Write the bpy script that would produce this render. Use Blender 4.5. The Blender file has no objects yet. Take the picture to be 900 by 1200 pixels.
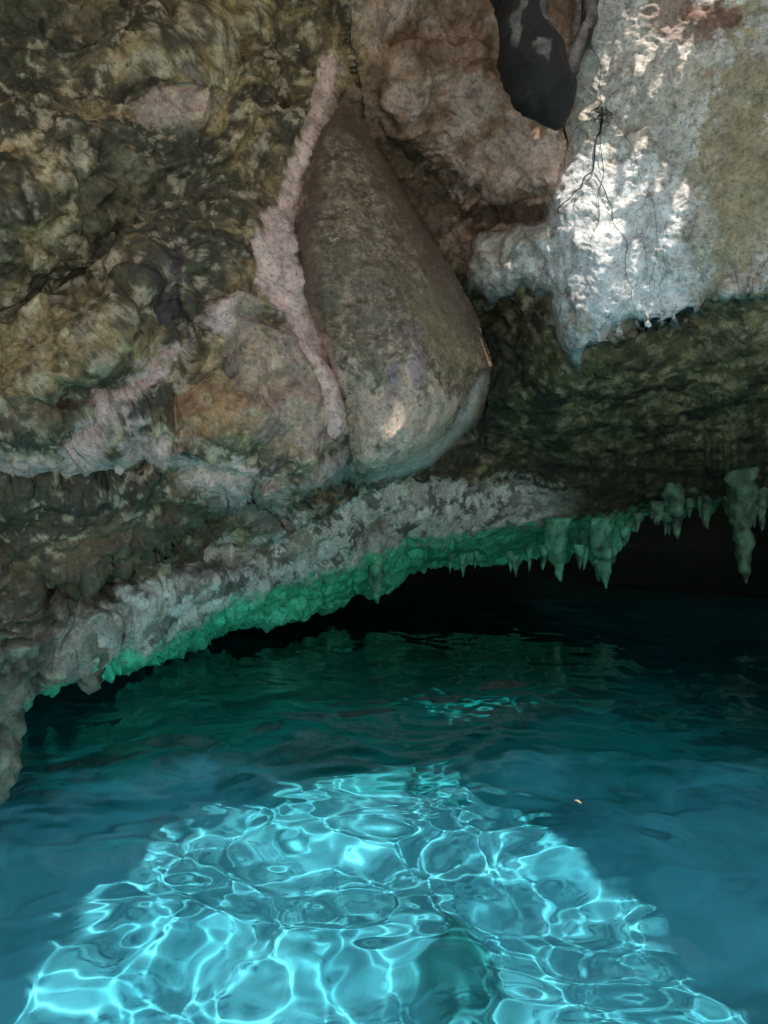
import bpy, math, numpy as np
from mathutils import Vector
rng=np.random.RandomState(7)
sc=bpy.context.scene
sc.view_settings.view_transform='Standard'; sc.view_settings.look='None'; sc.view_settings.exposure=0
F=906.0; CAMZ=1.6
# ---------------------------------------------------------------- noise
perm=rng.permutation(256); perm=np.concatenate([perm]*3)
G=rng.normal(size=(256,3)); G/=np.linalg.norm(G,axis=1)[:,None]
def perlin(p):
    p=np.asarray(p,float); sh=p.shape[:-1]; p=p.reshape(-1,3)
    i=np.floor(p).astype(int); f=p-i; u=f*f*f*(f*(f*6-15)+10); i&=255
    r=0
    for dx in (0,1):
        wx=u[:,0] if dx else 1-u[:,0]
        for dy in (0,1):
            wy=u[:,1] if dy else 1-u[:,1]
            for dz in (0,1):
                wz=u[:,2] if dz else 1-u[:,2]
                h=perm[perm[perm[(i[:,0]+dx)&255]+((i[:,1]+dy)&255)]+((i[:,2]+dz)&255)]
                g=G[h]
                r=r+wx*wy*wz*(g[:,0]*(f[:,0]-dx)+g[:,1]*(f[:,1]-dy)+g[:,2]*(f[:,2]-dz))
    return (r*1.6).reshape(sh)
def fbm(p,o=4,gain=.5):
    r=0;a=1
    for k in range(o):
        r=r+a*perlin(p*(2.03**k)+17.3*k); a*=gain
    return r
def ridged(p,o=4,gain=.5):
    r=0;a=1
    for k in range(o):
        r=r+a*(1-2*np.abs(perlin(p*(2.07**k)+9.1*k))); a*=gain
    return r
def sstep(a,b,x):
    t=np.clip((x-a)/(b-a),0,1); return t*t*(3-2*t)
def seg_dist(X,Y,pts,closed=False):
    d=np.full(X.shape,1e9); n=len(pts)
    for k in range(n if closed else n-1):
        ax,ay=pts[k]; bx,by=pts[(k+1)%n]
        vx,vy=bx-ax,by-ay; L=vx*vx+vy*vy+1e-9
        t=np.clip(((X-ax)*vx+(Y-ay)*vy)/L,0,1)
        d=np.minimum(d,np.hypot(X-ax-t*vx,Y-ay-t*vy))
    return d
def sdf(X,Y,pts):
    d=seg_dist(X,Y,pts,True); ins=np.zeros(X.shape,bool); n=len(pts)
    for k in range(n):
        ax,ay=pts[k]; bx,by=pts[(k+1)%n]
        if ay==by: continue
        c=((ay>Y)!=(by>Y))&(X<(bx-ax)*(Y-ay)/(by-ay)+ax); ins^=c
    return np.where(ins,d,-d)
def rbf(pts,X,Y):
    P=np.array(pts,float); S=300.
    a=P[:,:2]/S; n=len(P)
    def phi(r2): return np.sqrt(r2+0.01)
    K=phi(((a[:,None]-a[None])**2).sum(-1)); A=np.zeros((n+1,n+1)); A[:n,:n]=K; A[:n,n]=1;A[n,:n]=1
    w=np.linalg.solve(A,np.append(P[:,2],0))
    r=np.full(X.shape,w[n])
    for k in range(n): r+=w[k]*phi((X/S-a[k,0])**2+(Y/S-a[k,1])**2)
    return r
def circ(d,w):
    t=np.clip(d/w,0,1); return np.sqrt(1-(1-t)**2)
# rock face layout: view-plane position (s, t) and camera depth D, converted to metres
pit=math.atan(40/F); cp,sp=math.cos(pit),math.sin(pit)
def pos(s,t,D):
    u=(s-450)/F; v=(600-t)/F
    y=cp+v*sp; z=-sp+v*cp
    return np.stack([u*D/y, D*np.ones_like(u/y), CAMZ+z*D/y],-1)
# ---------------------------------------------------------------- materials
def newmat(n):
    m=bpy.data.materials.new(n); m.use_nodes=True; nt=m.node_tree; nt.nodes.clear(); return m,nt
def rock_mat(name,use_attr=True,col=(.2,.17,.12),bump=.5,rough=.66):
    m,nt=newmat(name); N=nt.nodes.new; L=nt.links.new
    out=N('ShaderNodeOutputMaterial'); b=N('ShaderNodeBsdfPrincipled'); L(b.outputs[0],out.inputs[0])
    geo=N('ShaderNodeNewGeometry')
    def noise(s,d=6,r=.6):
        n=N('ShaderNodeTexNoise'); n.inputs['Scale'].default_value=s; n.inputs['Detail'].default_value=d; n.inputs['Roughness'].default_value=r
        L(geo.outputs['Position'],n.inputs['Vector']); return n.outputs['Fac']
    def ramp(i,stops):
        r=N('ShaderNodeValToRGB'); L(i,r.inputs[0]); e=r.color_ramp.elements
        while len(e)<len(stops): e.new(.5)
        for k,(p,v) in enumerate(stops): e[k].position=p; e[k].color=(v,v,v,1) if not isinstance(v,tuple) else (*v,1)
        return r.outputs[0]
    def mul(a,b_,f=1.0):
        x=N('ShaderNodeMix'); x.data_type='RGBA'; x.blend_type='MULTIPLY'; x.inputs[0].default_value=f
        L(a,x.inputs[6]); L(b_,x.inputs[7]); return x.outputs[2]
    if use_attr:
        a=N('ShaderNodeAttribute'); a.attribute_name='rockcol'; c=a.outputs['Color']
    else:
        r=N('ShaderNodeRGB'); r.outputs[0].default_value=(*col,1); c=r.outputs[0]
    n1=noise(9,8,.68); n2=noise(42,8,.7); n3=noise(150,3,.6)
    c=mul(c,ramp(n1,[(.32,.6),(.5,1.05),(.68,1.4)]))
    c=mul(c,ramp(n2,[(.33,.35),(.45,.95),(.62,1.15),(.75,1.6)]))
    c=mul(c,ramp(n3,[(.35,.8),(.5,1.),(.68,1.25)]))
    L(c,b.inputs['Base Color'])
    L(ramp(n1,[(.3,rough-.32),(.7,rough+.15)]),b.inputs['Roughness'])
    b.inputs['Specular IOR Level'].default_value=.5
    bp=N('ShaderNodeBump'); bp.inputs['Strength'].default_value=bump; bp.inputs['Distance'].default_value=.02
    L(n2,bp.inputs['Height'])
    bp2=N('ShaderNodeBump'); bp2.inputs['Strength'].default_value=bump*.5; bp2.inputs['Distance'].default_value=.006
    L(n3,bp2.inputs['Height']); L(bp.outputs[0],bp2.inputs['Normal'])
    L(bp2.outputs[0],b.inputs['Normal'])
    return m
MROCK=rock_mat('limestone')
MDARK=rock_mat('dark_bark',False,(.028,.023,.022),.6,.75)
MROOF=rock_mat('roof_rock',False,(.42,.38,.3),.5)
MBANK=rock_mat('pale_bounce_bank',False,(.70,.61,.48),.5)
MSHELL=rock_mat('chamber_rock',False,(.09,.09,.07),.5)
MSTAL=rock_mat('stalactite_rock',True,bump=.5)
def mesh_grid(name,P,mat,col=None,keep=None,smooth=True):
    R,C=P.shape[:2]
    me=bpy.data.meshes.new(name)
    idx=np.arange(R*C).reshape(R,C)
    q=np.stack([idx[:-1,:-1],idx[:-1,1:],idx[1:,1:],idx[1:,:-1]],-1).reshape(-1,4)
    if keep is not None: q=q[keep.reshape(-1)]
    me.vertices.add(R*C); me.vertices.foreach_set('co',P.astype(np.float32).ravel())
    me.loops.add(q.size); me.loops.foreach_set('vertex_index',q.astype(np.int32).ravel())
    me.polygons.add(len(q)); me.polygons.foreach_set('loop_start',(np.arange(len(q))*4).astype(np.int32))
    try: me.polygons.foreach_set('loop_total',np.full(len(q),4,np.int32))
    except Exception: pass
    me.update(calc_edges=True); me.validate()
    if smooth: me.polygons.foreach_set('use_smooth',np.ones(len(me.polygons),bool))
    if col is not None:
        a=me.color_attributes.new('rockcol','FLOAT_COLOR','POINT')
        c4=np.ones((R*C,4),np.float32); c4[:,:3]=np.clip(col.reshape(-1,3),0.004,.88); a.data.foreach_set('color',c4.ravel())
    me.materials.append(mat)
    o=bpy.data.objects.new(name,me); sc.collection.objects.link(o); return o
# ---------------------------------------------------------------- main rock sheet
cols=np.concatenate([np.arange(-1500,-80,14),np.arange(-80,980,1.8),np.arange(980,2200,14)]).astype(float)
lipP=[(-1500,850),(-300,850),(0,835),(28,822),(36,812),(80,800),(120,792),(150,786),(185,778),(210,765),(235,757),(260,745),(300,738),(330,728),(380,716),(400,710),(418,694),(440,702),(452,700),(470,680),(500,668),(530,664),(560,663),(600,664),(625,658),(642,655),(655,668),(672,648),(688,655),(704,676),(720,650),(742,622),(762,604),(780,612),(790,620),(802,603),(820,596),(830,606),(845,592),(860,605),(872,635),(884,604),(900,592),(2200,592)]
lipY=np.interp(cols,[p[0] for p in lipP],[p[1] for p in lipP])
z0=np.zeros_like(cols)
lipY=lipY+8*fbm(np.stack([cols/17,z0,z0],-1),5,.6)*sstep(-50,20,cols)
NR=680
tt=np.linspace(0,1,NR); top=-500.
T=np.zeros((NR,len(cols)))
for r,t in enumerate(tt):
    T[r]= top+t/.1*420 if t<.1 else (-80+(t-.1)/.9*(lipY+80))
S=np.repeat(cols[None],NR,0)
Sc=np.clip(S,-400,1300)
fB=rbf([(-400,-500,5.0),(0,-500,5.2),(450,-500,5.8),(900,-500,5.5),(1300,-500,5),
(-400,0,4.0),(0,0,4.5),(300,0,5.3),(450,0,5.8),(550,100,6.2),(520,250,6.8),(620,250,6.3),(700,0,5.9),(700,250,6.0),(900,0,5.5),(900,250,5.6),(1300,0,4.8),(1300,300,4.8),
(580,380,6.7),(680,420,6.25),(800,380,6.0),(900,340,5.8),(600,480,7.2),(750,480,6.9),(900,440,6.4),(1300,450,5.6),
(600,560,8.6),(750,550,8.4),(900,540,8.2),(1300,540,7),(620,600,9.2),(750,590,9.4),(900,588,9.4),(1300,590,9),(700,660,9.4),
(-400,600,3.9),(0,600,4.3),(150,620,5.0),(300,600,6.0),(450,570,7.2),(0,700,4.5),(150,700,5.2),(300,660,6.4),(450,610,7.8),
(0,780,4.7),(100,770,5.0),(270,720,6.3),(430,670,7.9),(500,640,8.5),(0,832,4.95),(150,785,5.6),(260,745,6.8),(400,708,8.2),(500,668,9.2),(600,660,9.6),(-400,850,4.4),(-400,400,3.8)],Sc,T)
fA=rbf([(-400,-500,4.6),(0,0,4.2),(0,300,4.0),(0,600,4.25),(-400,300,3.6),(150,300,4.3),(200,100,4.7),(300,0,5.1),(300,300,4.6),(200,500,4.4),(330,590,4.8),(330,450,4.5),(400,100,5.6),(450,300,5.2),(450,500,4.9),(550,430,5.3),(400,-500,5.6),(0,700,4.5),(-400,700,4.0),(150,640,4.75),(250,620,4.9)],Sc,T)
wp=np.stack([S/60,T/60,0*S],-1)
wS=S+7*fbm(wp,3); wT=T+7*fbm(wp+31,3)
polyA=[(-1600,-700),(400,-700),(396,40),(420,140),(500,265),(555,360),(579,430),(562,490),(505,548),(468,562),(440,571),(400,563),(372,572),(345,592),(326,608),(306,590),(292,575),(262,592),(240,606),(150,660),(0,715),(-1600,800)]
dA=sdf(S+1.5*fbm(wp*2,3),T+2*fbm(wp*2+5,3),polyA)
D=fB+(fA-fB)*circ(dA,34)
D+=.5*np.exp(-(np.minimum(dA,0)/45)**2)*(dA<0)*sstep(440,500,S)*sstep(300,380,T)*sstep(570,500,T)
polyBu=[(390,95),(360,180),(344,260),(350,340),(378,410),(405,470),(412,520),(420,556),(468,562),(505,548),(562,490),(579,430),(555,360),(500,265),(440,170)]
dBu=sdf(wS*.3+S*.7,wT*.3+T*.7,polyBu)
bul=circ(np.maximum(dBu-3,0),120)
D-=.70*bul*sstep(70,320,T)**.6
mBu=sstep(-4,10,dBu)
ridgeL=[(388,75),(372,150),(345,220),(315,300),(322,335),(352,380),(385,440),(400,490)]
dR=seg_dist(wS,wT,ridgeL); wR=11+6*sstep(200,300,T)-5*sstep(380,480,T)
mR=np.exp(-(dR/(wR*1.2))**2)
D-=.055*mR
dCr=seg_dist(wS,wT,[(402,110),(372,180),(352,260),(352,340),(380,408),(403,470)]); D+=.08*np.exp(-(dCr/6)**2)*sstep(490,420,T)
# large planes & hollows of the left mass
def gauss(cx,cy,rx,ry,ang): 
    a=math.radians(ang); X=(wS-cx)*math.cos(a)+(wT-cy)*math.sin(a); Y=-(wS-cx)*math.sin(a)+(wT-cy)*math.cos(a)
    return np.exp(-(X/rx)**2-(Y/ry)**2)
D+=.22*gauss(150,455,110,14,-38)-.22*gauss(120,400,150,36,-38)
D+=.15*gauss(60,545,130,20,-3)-.12*gauss(60,490,120,18,-5)
D-=.22*gauss(60,200,140,50,-25)-.22*gauss(110,300,150,40,-30)
D-=.18*gauss(210,60,80,30,-30)+.2*gauss(270,480,50,50,0)
D+=.2*gauss(205,345,26,40,10)+.18*gauss(225,30,60,14,-20)
# white tongue of flowstone
polyW=[(668,178),(655,215),(640,262),(560,282),(548,330),(575,352),(615,330),(640,345),(652,395),(672,436),(690,408),(712,405),(728,380),(790,384),(830,352),(1000,330),(1400,300),(1400,-200),(700,-200)]
drip=np.maximum(0,perlin(np.stack([S/15,0*S,0*S+4],-1))+.1)*26
dW=sdf(wS*.4+S*.6,wT*.4+T*.6-drip*sstep(300,370,T),polyW); D-=.2*circ(dW,22)
D-=.10*gauss(735,395,60,7,-15)
D-=.15*gauss(700,300,40,90,5)
# shelf above the recess
polySh=[(500,205),(560,232),(600,236),(658,228),(664,180),(655,120),(560,60),(470,60),(450,140)]
dSh=sdf(wS,wT,polySh); D-=.26*circ(dSh,26)
D-=.15*gauss(900,330,160,16,-22)
# ledge (pale) with green glow band under it
bandT=np.interp(S,[-200,0,60,100,200,270,350,430,500,620,700,800,900],[800,800,788,766,734,698,670,644,629,612,608,585,585])
ledTop=np.interp(S,[0,130,270,350,480,620],[770,722,652,618,588,584])
mLed=np.exp(-((T-(ledTop+bandT)/2)/26)**2)*sstep(30,160,S)*sstep(700,600,S)
D-=.20*mLed
D+=.5*sstep(0,40,T-bandT)*sstep(0,100,S)*sstep(720,600,S)
D+=.25*np.exp(-(seg_dist(wS,wT,[(60,690),(190,665),(300,640),(380,600)])/18)**2)
wrap=np.clip(np.abs(S-450)-850,0,2000); D=D-wrap*.0016*D*.25
D=np.maximum(D,2.2)
P=pos(S,T,D)
def normals(P):
    du=np.gradient(P,axis=1); dv=np.gradient(P,axis=0)
    n=np.cross(du,dv); n/=np.linalg.norm(n,axis=-1)[...,None]+1e-12
    s=np.sign((n*(P-np.array([0,0,CAMZ]))).sum(-1)); n*=-s[...,None]; return n
Nn=normals(P)
# sheer faces get less relief so that they stay clean
gS=np.abs(np.gradient(D,axis=1)/np.gradient(S,axis=1)); gT=np.abs(np.gradient(D,axis=0)/np.gradient(T,axis=0))
cliff=np.exp(-(np.hypot(gS,gT*.35)*F/D/9)**2)
rough=(1-.8*mBu)*(1-.75*mR)
right=sstep(560,640,S)*sstep(470,400,T)
left=sstep(420,330,S)
urg=sstep(390,440,T)*sstep(560,600,S)
# diagonal bedding of the left mass
ca,sa=math.cos(math.radians(33)),math.sin(math.radians(33))
al=P[...,0]*ca+P[...,2]*sa; pe=-P[...,0]*sa+P[...,2]*ca
wv=.35*fbm(P*1.1+3,3)
qa=np.stack([al*.55,P[...,1]*.7,(pe+wv)*2.1],-1)
strata=ridged(qa,4,.5)
big=fbm(P*.95,2)
med=ridged(P*2.1,3,.45)
fin=fbm(P*8,6,.55)
pitn=perlin(P*4.5+3)
cell=perlin(P*22)
disp=.12*big*(1-.5*mBu)+.045*med*rough*(1-.6*right)*(1-.7*urg)+.085*strata*left*rough+.022*fin*(.25+.75*rough)*(1-.4*right)
disp-= .08*sstep(.25,.6,pitn)*rough*(1-.6*urg)*(1-.6*right)
disp-= .010*sstep(.15,.5,cell)*(1-mBu*.8)
disp*=1-.45*mLed
edge=np.clip((T.max(0)[None]-T)/14,0,1)
disp*=(.3+.7*edge)*(.12+.88*cliff)
P=P+Nn*disp[...,None]
# ---------------- colours of the stone, with some light and shade painted in
nA=fbm(P*1.6+50,4,.6); nB=fbm(P*3.1+80,5,.6); nC=fbm(P*7+20,6,.68); nD=fbm(P*.8+11,3); nE=fbm(P*15+70,5,.7)
nS=fbm(qa*1.9+5,6,.62); nS2=fbm(qa*4.5+25,5,.65)
nV=fbm(np.stack([P[...,0]*7,P[...,1]*2,P[...,2]*1.3],-1)+40,5,.6)   # vertical water streaks
def C(*a): return np.array(a,float)
def mix(c,m,k): return c+(np.asarray(k)-c)*m[...,None]
c=np.zeros(P.shape)+C(.23,.155,.075)
c=mix(c,sstep(-.05,.4,nA+.4*nS2),C(.45,.30,.13))
c=mix(c,sstep(-.02,.35,nS)*.9,C(.075,.056,.030))
c=mix(c,sstep(.1,.5,-nA)*.75,C(.085,.075,.035))
c=mix(c,sstep(.15,.5,-nS2)*.5,C(.06,.045,.03))
c=mix(c,sstep(.12,.4,nC*.5+strata*.15-.1+.35*nE)*.65,C(.70,.54,.35))
c=mix(c,sstep(.1,.4,-nE*.7-nC*.4)*.55,C(.05,.038,.024))
def blob(cx,cy,rx,ry,ang=0,amt=.6):
    a=math.radians(ang); X=(S-cx)*math.cos(a)+(T-cy)*math.sin(a); Y=-(S-cx)*math.sin(a)+(T-cy)*math.cos(a)
    r=np.sqrt((X/rx)**2+(Y/ry)**2)+amt*nB*.9+amt*nC*.6+.25*nE
    return sstep(1.12,.82,r)
PINK=C(.84,.57,.47)
c=mix(c,blob(60,525,130,20,-5),PINK*.85); c=mix(c,blob(165,445,95,26,-38),PINK*.9)
c=mix(c,blob(200,125,55,32,-20)*.7,PINK*.8)
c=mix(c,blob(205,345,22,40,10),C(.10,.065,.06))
c=mix(c,blob(280,565,60,38,35)*.9,PINK)
c=mix(c,blob(400,545,70,22,0)*.5,PINK*1.0)
c=mix(c,blob(330,455,50,100,-25)*.4,PINK*.9)
c=mix(c,blob(250,480,40,20,0)*.6,C(.46,.20,.09))
c=mix(c,blob(140,220,90,75)*.6,C(.07,.06,.035))
c=mix(c,blob(60,30,100,70)*.6,C(.075,.06,.035))
c=mix(c,blob(60,680,200,55,-8)*.6,C(.13,.095,.05))
c=mix(c,blob(170,620,150,40,-14)*.7,C(.14,.10,.05))
um=sstep(395,440,wS)*sstep(330,250,T)*sstep(760,640,wS)
c=mix(c,um*.85,C(.44,.26,.17)); c=mix(c,um*sstep(0,.4,nB),C(.6,.42,.33)); c=mix(c,um*sstep(.1,.5,-nB)*.7,C(.18,.11,.065))
c=mix(c,um*blob(480,250,60,90,-25)*.8,C(.12,.08,.045))
c=mix(c,blob(600,195,65,30,-10)*.85,C(.72,.5,.41))
c=mix(c,blob(600,250,60,14,0,.2),C(.11,.06,.04))
rw=sstep(-6,10,dW); c=mix(c,rw,C(.84,.78,.71))
c=mix(c,rw*sstep(.1,.5,nB)*.4,C(.64,.5,.39)); c=mix(c,rw*sstep(.15,.55,nA)*.5,C(.60,.48,.3))
c=mix(c,rw*sstep(.0,.5,nV)*.45,C(.50,.44,.40)); c=mix(c,rw*sstep(.15,.45,-nC)*.35,C(.42,.36,.32)); c=mix(c,rw*sstep(.3,.5,nE)*.5,C(.22,.19,.14))
c=mix(c,blob(875,190,55,170,0)*.75,C(.42,.31,.15)); c=mix(c,blob(800,25,50,25)*.9,C(.24,.11,.07))
c=mix(c,blob(715,290,80,120,0,.35)*.85*rw,C(.88,.87,.86))
c=mix(c,blob(760,60,60,60)*.4,C(.62,.52,.44))
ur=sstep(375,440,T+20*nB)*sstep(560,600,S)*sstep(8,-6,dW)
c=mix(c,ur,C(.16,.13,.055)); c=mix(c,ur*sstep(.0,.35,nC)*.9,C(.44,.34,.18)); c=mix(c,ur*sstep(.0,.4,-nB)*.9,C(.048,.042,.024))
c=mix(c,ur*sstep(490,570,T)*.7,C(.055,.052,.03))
ds=sstep(2,-4,dA)*sstep(-50,-10,dA)*sstep(470,520,S)*sstep(320,400,T)*sstep(575,550,T); c=mix(c,ds*.75,C(.05,.042,.024))  # shade in the crevice beside the bulge, painted dark
lm=sstep(-26,-12,T-ledTop+14*nC)*sstep(6,-6,T-bandT+8*nC)*sstep(20,200,S)*sstep(690,600,S)
c=mix(c,lm*.95,C(.88,.84,.70)); c=mix(c,lm*sstep(.12,.3,fbm(P*5+4,5,.7))*.85,C(.10,.09,.06)); c=mix(c,lm*sstep(.15,.4,nA)*.5,C(.48,.4,.28))  # caustic light on the ledge, painted in as a whiter colour
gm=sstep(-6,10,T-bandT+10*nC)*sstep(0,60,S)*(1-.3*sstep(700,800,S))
c=mix(c,gm,C(.14,.86,.46)); c=mix(c,gm*sstep(.05,.45,nC)*.45,C(.07,.42,.22)); c=mix(c,gm*sstep(620,700,S)*.5,C(.15,.40,.22))  # water glow on the ledge underside, painted as saturated green
c=mix(c,mBu,C(.25,.17,.10)); c=mix(c,mBu*sstep(-.05,.3,nC)*.6,C(.42,.30,.19)); c=mix(c,mBu*sstep(.1,.35,nE)*.6,C(.08,.055,.035))
c=mix(c,mBu*sstep(.25,.45,fbm(P*26+9,4,.7))*.5,C(.66,.52,.38))
c=mix(c,mBu*sstep(.1,.5,nV)*.45,C(.13,.09,.06))
c=mix(c,mBu*blob(380,330,40,60,0,.5)*.5,C(.15,.13,.07)); c=mix(c,mBu*blob(520,390,30,60,-20,.5)*.5,C(.29,.23,.10))
c=mix(c,mBu*blob(460,490,75,62,0,.45)*.7,C(.78,.56,.41)); c=mix(c,mBu*blob(458,450,11,60,4,.7)*.5,C(.20,.15,.21)); c=mix(c,mBu*blob(488,440,8,50,-4,.7)*.5,C(.20,.15,.21))  # brighter lower bulge paints in fill light from the water
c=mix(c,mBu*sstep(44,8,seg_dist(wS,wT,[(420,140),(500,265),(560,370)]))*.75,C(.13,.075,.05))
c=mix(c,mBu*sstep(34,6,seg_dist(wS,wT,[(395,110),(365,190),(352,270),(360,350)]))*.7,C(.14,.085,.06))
c=mix(c,mBu*sstep(16,3,seg_dist(wS,wT,[(572,450),(558,485),(505,540),(440,562)]))*.9,C(.88,.72,.60))  # lit lower rim of the bulge, painted as a pale highlight
c=mix(c,sstep(wR+4,wR-4,dR+8*nC+5*nB)*(1-.6*mBu),PINK*1.05)
# continuation of the roof of the flooded chamber behind the lip
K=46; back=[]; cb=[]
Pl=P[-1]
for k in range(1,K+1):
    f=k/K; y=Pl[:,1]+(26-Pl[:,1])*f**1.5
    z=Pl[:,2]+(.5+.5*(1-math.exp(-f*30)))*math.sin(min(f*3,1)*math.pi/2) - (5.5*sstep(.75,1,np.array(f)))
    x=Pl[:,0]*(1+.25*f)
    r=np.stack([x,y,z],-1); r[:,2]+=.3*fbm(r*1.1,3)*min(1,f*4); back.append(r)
    cb.append(mix(np.zeros_like(r)+C(.05,.4,.23),np.full(len(r),min(1,f*5)),C(.08,.09,.06)))  # painted green glow fades out behind the lip
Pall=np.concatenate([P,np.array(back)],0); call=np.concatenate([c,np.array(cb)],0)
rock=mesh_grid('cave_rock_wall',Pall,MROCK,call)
def Dat(s,t):
    j=int(np.argmin(np.abs(cols-s))); i=int(np.argmin(np.abs(T[:,j]-t))); return P[i,j]
# outer shell of the cavern (closes the flooded chamber)
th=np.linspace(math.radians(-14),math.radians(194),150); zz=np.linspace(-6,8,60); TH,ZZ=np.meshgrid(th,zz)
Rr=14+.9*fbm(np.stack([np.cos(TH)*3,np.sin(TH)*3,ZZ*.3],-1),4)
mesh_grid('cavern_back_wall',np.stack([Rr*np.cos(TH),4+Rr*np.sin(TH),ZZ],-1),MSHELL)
# ---------------------------------------------------------------- roof over the pool with the open skylight, unseen and shaped to form the sun patch
SUN_EL=math.radians(65); h=np.array([.35,-.937]); cot=1/math.tan(SUN_EL)
ZR=5.6
xs=np.concatenate([np.arange(-18,-1.5,.06),np.arange(-1.5,3.5,.024),np.arange(3.5,18,.06)]); ys=np.concatenate([np.arange(-5,-1,.05),np.arange(-1,5.6,.024),np.arange(5.6,19,.08)]); X,Y=np.meshgrid(xs,ys)
sx,sy=h*cot*ZR
Z=ZR+.25*fbm(np.stack([X*.5,Y*.5,0*X],-1),4)
e=np.interp(X-sx,[-16,-3.2,-2.0,-1.65,-1.45,-1.2,-.85,-.4,.2,.8,1.25,1.6,2.0,3.0,16],[1.7,1.6,1.4,2.1,3.0,3.95,4.55,4.9,5.1,4.9,4.4,3.7,2.6,1.8,1.8])+sy
q3=np.stack([X,Y,0*X],-1)
e=e+.26*fbm(q3*1.1+[0,0,3],3)+.18*fbm(q3*4+[0,0,13],4,.6)
nz=fbm(q3*5.5+[0,0,8],4,.6)
hole=(np.hypot((X-1.74)/.54,(Y-4.72)/.42)*.9+1.3*nz<.72)  # extra gap, put in to cast sun dapples on the flowstone
# gaps added round the skylight rim to break up the sun patch edge
nz2=fbm(q3*4.5+[0,0,28],3,.6)
keepv=((Y>e+.28)|((Y>e)&(nz2<.05)))&~((Y>e-.6)&False)&~hole
# unseen scraps added over the opening to dapple the sunlight
keepv|=(Y<=e)&(Y>e-.5)&(nz2>.42)
keepv|=(Y<=e)&(Y>e-.05)&(nz2>.1)
keep=(keepv[:-1,:-1]&keepv[1:,1:]&keepv[1:,:-1]&keepv[:-1,1:])
roof=mesh_grid('unseen_cave_roof',np.stack([X,Y,Z],-1),MROOF,keep=keep)
m=roof.modifiers.new('thick','SOLIDIFY'); m.thickness=-.05
# ---------------------------------------------------------------- pool floor
xs=np.linspace(-20,20,520); ys=np.linspace(-12,30,540); X,Y=np.meshgrid(xs,ys)
q=np.stack([X,Y,0*X],-1)
Z=-1.8-2.6*sstep(5.5,14,Y+.5*fbm(q*.5,3))-1.2*sstep(2.6,5,np.abs(X-.2))+.16*fbm(q*.8,4)+.05*ridged(q*2.2,3)
Z+= 2.6*sstep(-.2,-2.2,Y+.3*fbm(q*.7,3))
md=np.exp(-((X-.36-.1*fbm(q*2,2))/.24)**2-((Y-3.75)/.55)**2); Z+=.25*md
mf,nt=newmat('pool_floor_marl'); N=nt.nodes.new; L=nt.links.new
out=N('ShaderNodeOutputMaterial'); b=N('ShaderNodeBsdfPrincipled'); L(b.outputs[0],out.inputs[0]); b.inputs['Roughness'].default_value=.9
at=N('ShaderNodeAttribute'); at.attribute_name='rockcol'; L(at.outputs['Color'],b.inputs['Base Color'])
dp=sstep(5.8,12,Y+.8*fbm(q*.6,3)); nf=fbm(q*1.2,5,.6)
fc=mix(np.zeros(q.shape)+C(.74,.87,.88),sstep(.05,.6,nf)*.55,C(.32,.58,.62)); fc=mix(fc,sstep(5.0,6.4,Y+.4*nf),C(.05,.46,.36)); fc=mix(fc,dp,C(.01,.07,.06)); fc=mix(fc,sstep(2.2,3.3,np.abs(X-.1)+.4*nf)*.85,C(.03,.26,.22)); fc=mix(fc,sstep(.25,.7,md+.25*fbm(q*4,4))*.9,C(.05,.19,.16))  # unlit water painted in: floor darkens towards the back and sides
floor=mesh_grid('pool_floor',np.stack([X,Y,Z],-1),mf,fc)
# ---------------------------------------------------------------- water
def axis(a,b,lo,hi,fine,coarse):
    return np.concatenate([np.arange(a,lo,coarse),np.arange(lo,hi,fine),np.arange(hi,b+coarse,coarse)])
xs=axis(-20,20,-4,4,.016,.12); ys=axis(-12,30,1.2,8,.016,.1); X,Y=np.meshgrid(xs,ys)
q=np.stack([X,Y,0*X],-1)
wq=q+.18*np.stack([perlin(q*1.3+4),perlin(q*1.3+9),0*X],-1)
hgt=.028*perlin(wq*1.0+2)+.020*perlin(wq*2.2+7)+.0088*perlin(wq*5.0+13)+.0022*perlin(wq*10+1)
calm=.3+.7*sstep(8,4.5,Y)
hgt*=calm
mw,nt=newmat('clear_cenote_water'); N=nt.nodes.new; L=nt.links.new
out=N('ShaderNodeOutputMaterial'); fr=N('ShaderNodeFresnel'); fr.inputs[0].default_value=1.333
rf=N('ShaderNodeBsdfRefraction'); rf.inputs['Color'].default_value=(.40,.89,1.0,1); rf.inputs['Roughness'].default_value=0; rf.inputs['IOR'].default_value=1.333
gl=N('ShaderNodeBsdfGlossy'); gl.inputs['Roughness'].default_value=.0; gl.inputs['Color'].default_value=(1,1,1,1)
mx=N('ShaderNodeMixShader'); L(fr.outputs[0],mx.inputs[0]); L(rf.outputs[0],mx.inputs[1]); L(gl.outputs[0],mx.inputs[2]); L(mx.outputs[0],out.inputs[0])
water=mesh_grid('water',np.stack([X,Y,hgt],-1),mw)
water.cycles.is_caustics_caster=True; floor.cycles.is_caustics_receiver=True
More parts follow.
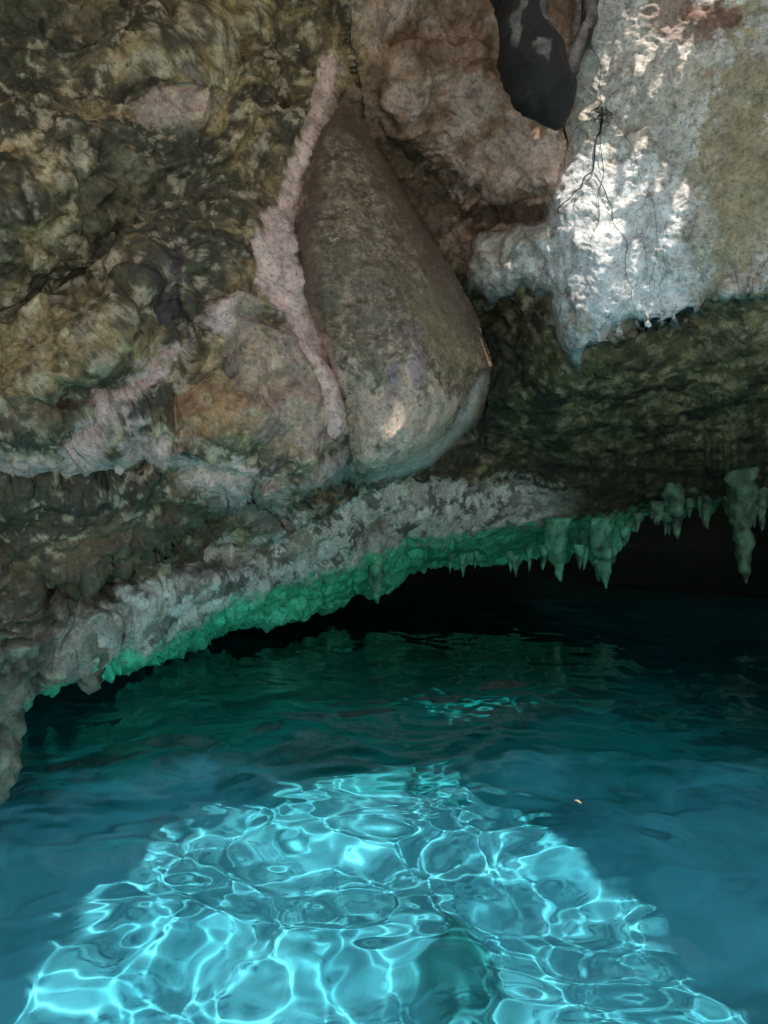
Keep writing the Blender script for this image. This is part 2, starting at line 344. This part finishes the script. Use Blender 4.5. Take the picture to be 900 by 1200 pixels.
# ---------------------------------------------------------------- generic tubes / stalactites
def tube(name,path,rad,mat,seg=20,col=None,rough=.15,scale=6,per=6,flat=1.0):
    path=np.array(path,float); rad=np.array(rad,float)
    n=(len(path)-1)*per+1; t=np.linspace(0,len(path)-1,n)
    def cat(A):
        o=[]
        for v in t:
            i=min(int(v),len(A)-2); f=v-i
            p0=A[max(i-1,0)];p1=A[i];p2=A[i+1];p3=A[min(i+2,len(A)-1)]
            o.append(.5*((2*p1)+(-p0+p2)*f+(2*p0-5*p1+4*p2-p3)*f*f+(-p0+3*p1-3*p2+p3)*f**3))
        return np.array(o)
    c_=cat(path); r_=np.maximum(cat(rad[:,None])[:,0],1e-4)
    tg=np.gradient(c_,axis=0); tg/=np.linalg.norm(tg,axis=1)[:,None]+1e-9
    ref=np.array([0,1,0.]); a=np.cross(tg,ref); a/=np.linalg.norm(a,axis=1)[:,None]+1e-9; b_=np.cross(tg,a)
    th=np.linspace(0,2*np.pi,seg+1)
    V=c_[:,None]+r_[:,None,None]*(np.cos(th)[None,:,None]*a[:,None]+flat*np.sin(th)[None,:,None]*b_[:,None])
    k=1+rough*fbm(V*scale,4)[...,None]
    V=c_[:,None]+(V-c_[:,None])*k; V[:,-1]=V[:,0]; V[-1]=c_[-1]; V[0]=c_[0]
    cc=None
    if col is not None:
        cc=np.zeros(V.shape)+np.array(col); cc=cc*(1+.8*fbm(V*7,4)[...,None])
    return mesh_grid(name,V,mat,cc)
def P1(s,t,D): return pos(np.array(float(s)),np.array(float(t)),float(D))
GR=(.13,.40,.22); GR2=(.13,.24,.13)  # green tints carry the painted water glow onto the stalactites
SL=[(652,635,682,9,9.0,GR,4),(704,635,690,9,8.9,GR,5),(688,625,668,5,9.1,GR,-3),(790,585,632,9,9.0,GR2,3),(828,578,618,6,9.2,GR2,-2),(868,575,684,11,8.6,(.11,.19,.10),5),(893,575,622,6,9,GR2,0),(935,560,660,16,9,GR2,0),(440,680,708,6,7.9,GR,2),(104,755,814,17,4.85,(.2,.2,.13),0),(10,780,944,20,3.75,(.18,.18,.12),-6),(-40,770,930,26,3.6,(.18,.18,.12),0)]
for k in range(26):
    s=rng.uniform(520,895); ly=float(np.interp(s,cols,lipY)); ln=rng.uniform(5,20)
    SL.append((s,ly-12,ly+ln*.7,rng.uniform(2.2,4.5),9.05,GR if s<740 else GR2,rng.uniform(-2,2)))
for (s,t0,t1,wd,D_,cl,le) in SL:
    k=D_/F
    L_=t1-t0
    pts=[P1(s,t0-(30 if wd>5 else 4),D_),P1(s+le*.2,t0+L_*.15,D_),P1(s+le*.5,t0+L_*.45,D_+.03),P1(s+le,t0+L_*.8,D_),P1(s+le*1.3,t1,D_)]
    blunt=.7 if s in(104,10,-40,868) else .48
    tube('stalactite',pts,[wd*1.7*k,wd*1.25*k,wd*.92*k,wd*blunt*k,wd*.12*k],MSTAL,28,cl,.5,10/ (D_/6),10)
# hanging dark trunk/root at the top
def parent_group(name,parts):
    e_=bpy.data.objects.new(name,None); sc.collection.objects.link(e_)
    for i,p in enumerate(parts): p.parent=e_
    return e_
r1=tube('main_root',[P1(598,-140,5.3),P1(604,-40,5.2),P1(614,30,5.1),P1(628,85,5.1),P1(646,122,5.15),P1(656,152,5.2)],np.array([33,33,31,36,29,4])*5.2/F,MDARK,56,None,.2,5,20)
r2=tube('side_root',[P1(704,-140,5.4),P1(694,-40,5.3),P1(690,20,5.3),P1(672,75,5.25),P1(650,115,5.2)],np.array([12,11,9,9,6])*5.2/F,MDARK,20,None,.35,7,14)
parent_group('hanging_tree_root',[r1,r2])
# fine roots on the pale wall
parts=[]
def fine(pts,r):
    pp=[]
    a=np.array(pts,float); q=[a[0]]
    for i in range(len(a)-1):
        for f in (.33,.66): q.append(a[i]+(a[i+1]-a[i])*f+rng.normal(size=2)*2.0)
        q.append(a[i+1])
    for (s,t) in q:
        p=Dat(s,t); d=p-np.array([0,0,CAMZ]); pp.append(p-d/np.linalg.norm(d)*.02)
    parts.append(tube('rootlet',pp,np.linspace(r,r*.3,len(pp)),MDARK,6,None,.2,9,3))
fine([(706,125),(700,160),(694,200),(672,225),(658,250),(668,262)],.007)
fine([(706,125),(704,180),(700,240),(690,290)],.0035)
fine([(694,200),(718,240),(735,285),(740,340),(745,375)],.0035)
fine([(712,130),(740,170),(765,230),(770,300),(765,350)],.0025)
fine([(706,125),(680,150),(668,175),(662,200)],.003)
fine([(700,0),(690,40),(704,80),(706,128)],.005)
for k in range(30):
    a=rng.uniform(0,6.28); l=rng.uniform(5,15)
    fine([(707,135),(707+l*.7*math.cos(a)+rng.uniform(-3,3),137+l*.7*math.sin(a)),(707+l*.9*math.cos(a+.7),139+l*math.sin(a+.7))],.0035)
for k in range(12):
    s=rng.uniform(665,790); t=rng.uniform(200,330)
    fine([(s,t),(s+rng.uniform(-12,12),t+18),(s+rng.uniform(-16,16),t+40)],.002)
parent_group('hanging_rootlets',parts)
# floating leaf
ml=rock_mat('dead_leaf',False,(.30,.22,.13),.2)
def leaf(name,x,y,l,a):
    n_=9; V=[]
    for i in range(n_):
        f=i/(n_-1); w_=.22*l*math.sin(math.pi*f)**.8+.001
        V.append([[x+math.cos(a)*(f-.5)*l-math.sin(a)*s_*w_, y+math.sin(a)*(f-.5)*l+math.cos(a)*s_*w_, .012+.006*abs(s_)+.004*math.sin(f*5)] for s_ in (-1,-.5,0,.5,1)])
    mesh_grid(name,np.array(V),ml)
leaf('floating_leaf',.95,3.72,.04,-.6)
# unseen bank added behind the viewer, kept pale to bounce fill light
xs=np.linspace(-20,20,160); ys=np.linspace(-40,-1.4,120); X,Y=np.meshgrid(xs,ys); q=np.stack([X,Y,0*X],-1)
Z=-.5+.9*sstep(-1.4,-2.6,Y)+.25*fbm(q*.6,4)
mesh_grid('bounce_bank',np.stack([X,Y,Z],-1),MBANK)
# ---------------------------------------------------------------- light
wld=bpy.data.worlds.new('World'); sc.world=wld; wld.use_nodes=True; nt=wld.node_tree
sky=nt.nodes.new('ShaderNodeTexSky'); sky.sky_type='NISHITA'; sky.sun_disc=False; sky.sun_elevation=SUN_EL; sky.sun_rotation=math.atan2(h[0],h[1])
bg=nt.nodes['Background']; nt.links.new(sky.outputs[0],bg.inputs[0]); bg.inputs[1].default_value=.15
sd=bpy.data.lights.new('sun','SUN'); sd.energy=5; sd.angle=math.radians(.6); sd.color=(1,.95,.87); so=bpy.data.objects.new('sun',sd); sc.collection.objects.link(so)
to=Vector((h[0]*math.cos(SUN_EL),h[1]*math.cos(SUN_EL),math.sin(SUN_EL))); so.rotation_euler=to.to_track_quat('Z','Y').to_euler(); so.location=to*30
sd.cycles.is_caustics_light=True
cd=bpy.data.cameras.new('camera'); co=bpy.data.objects.new('camera',cd); sc.collection.objects.link(co); sc.camera=co
co.location=(0,0,CAMZ); co.rotation_euler=(math.pi/2-pit,0,0); cd.sensor_fit='VERTICAL'; cd.sensor_height=36; cd.lens=36*F/1200; cd.clip_end=500
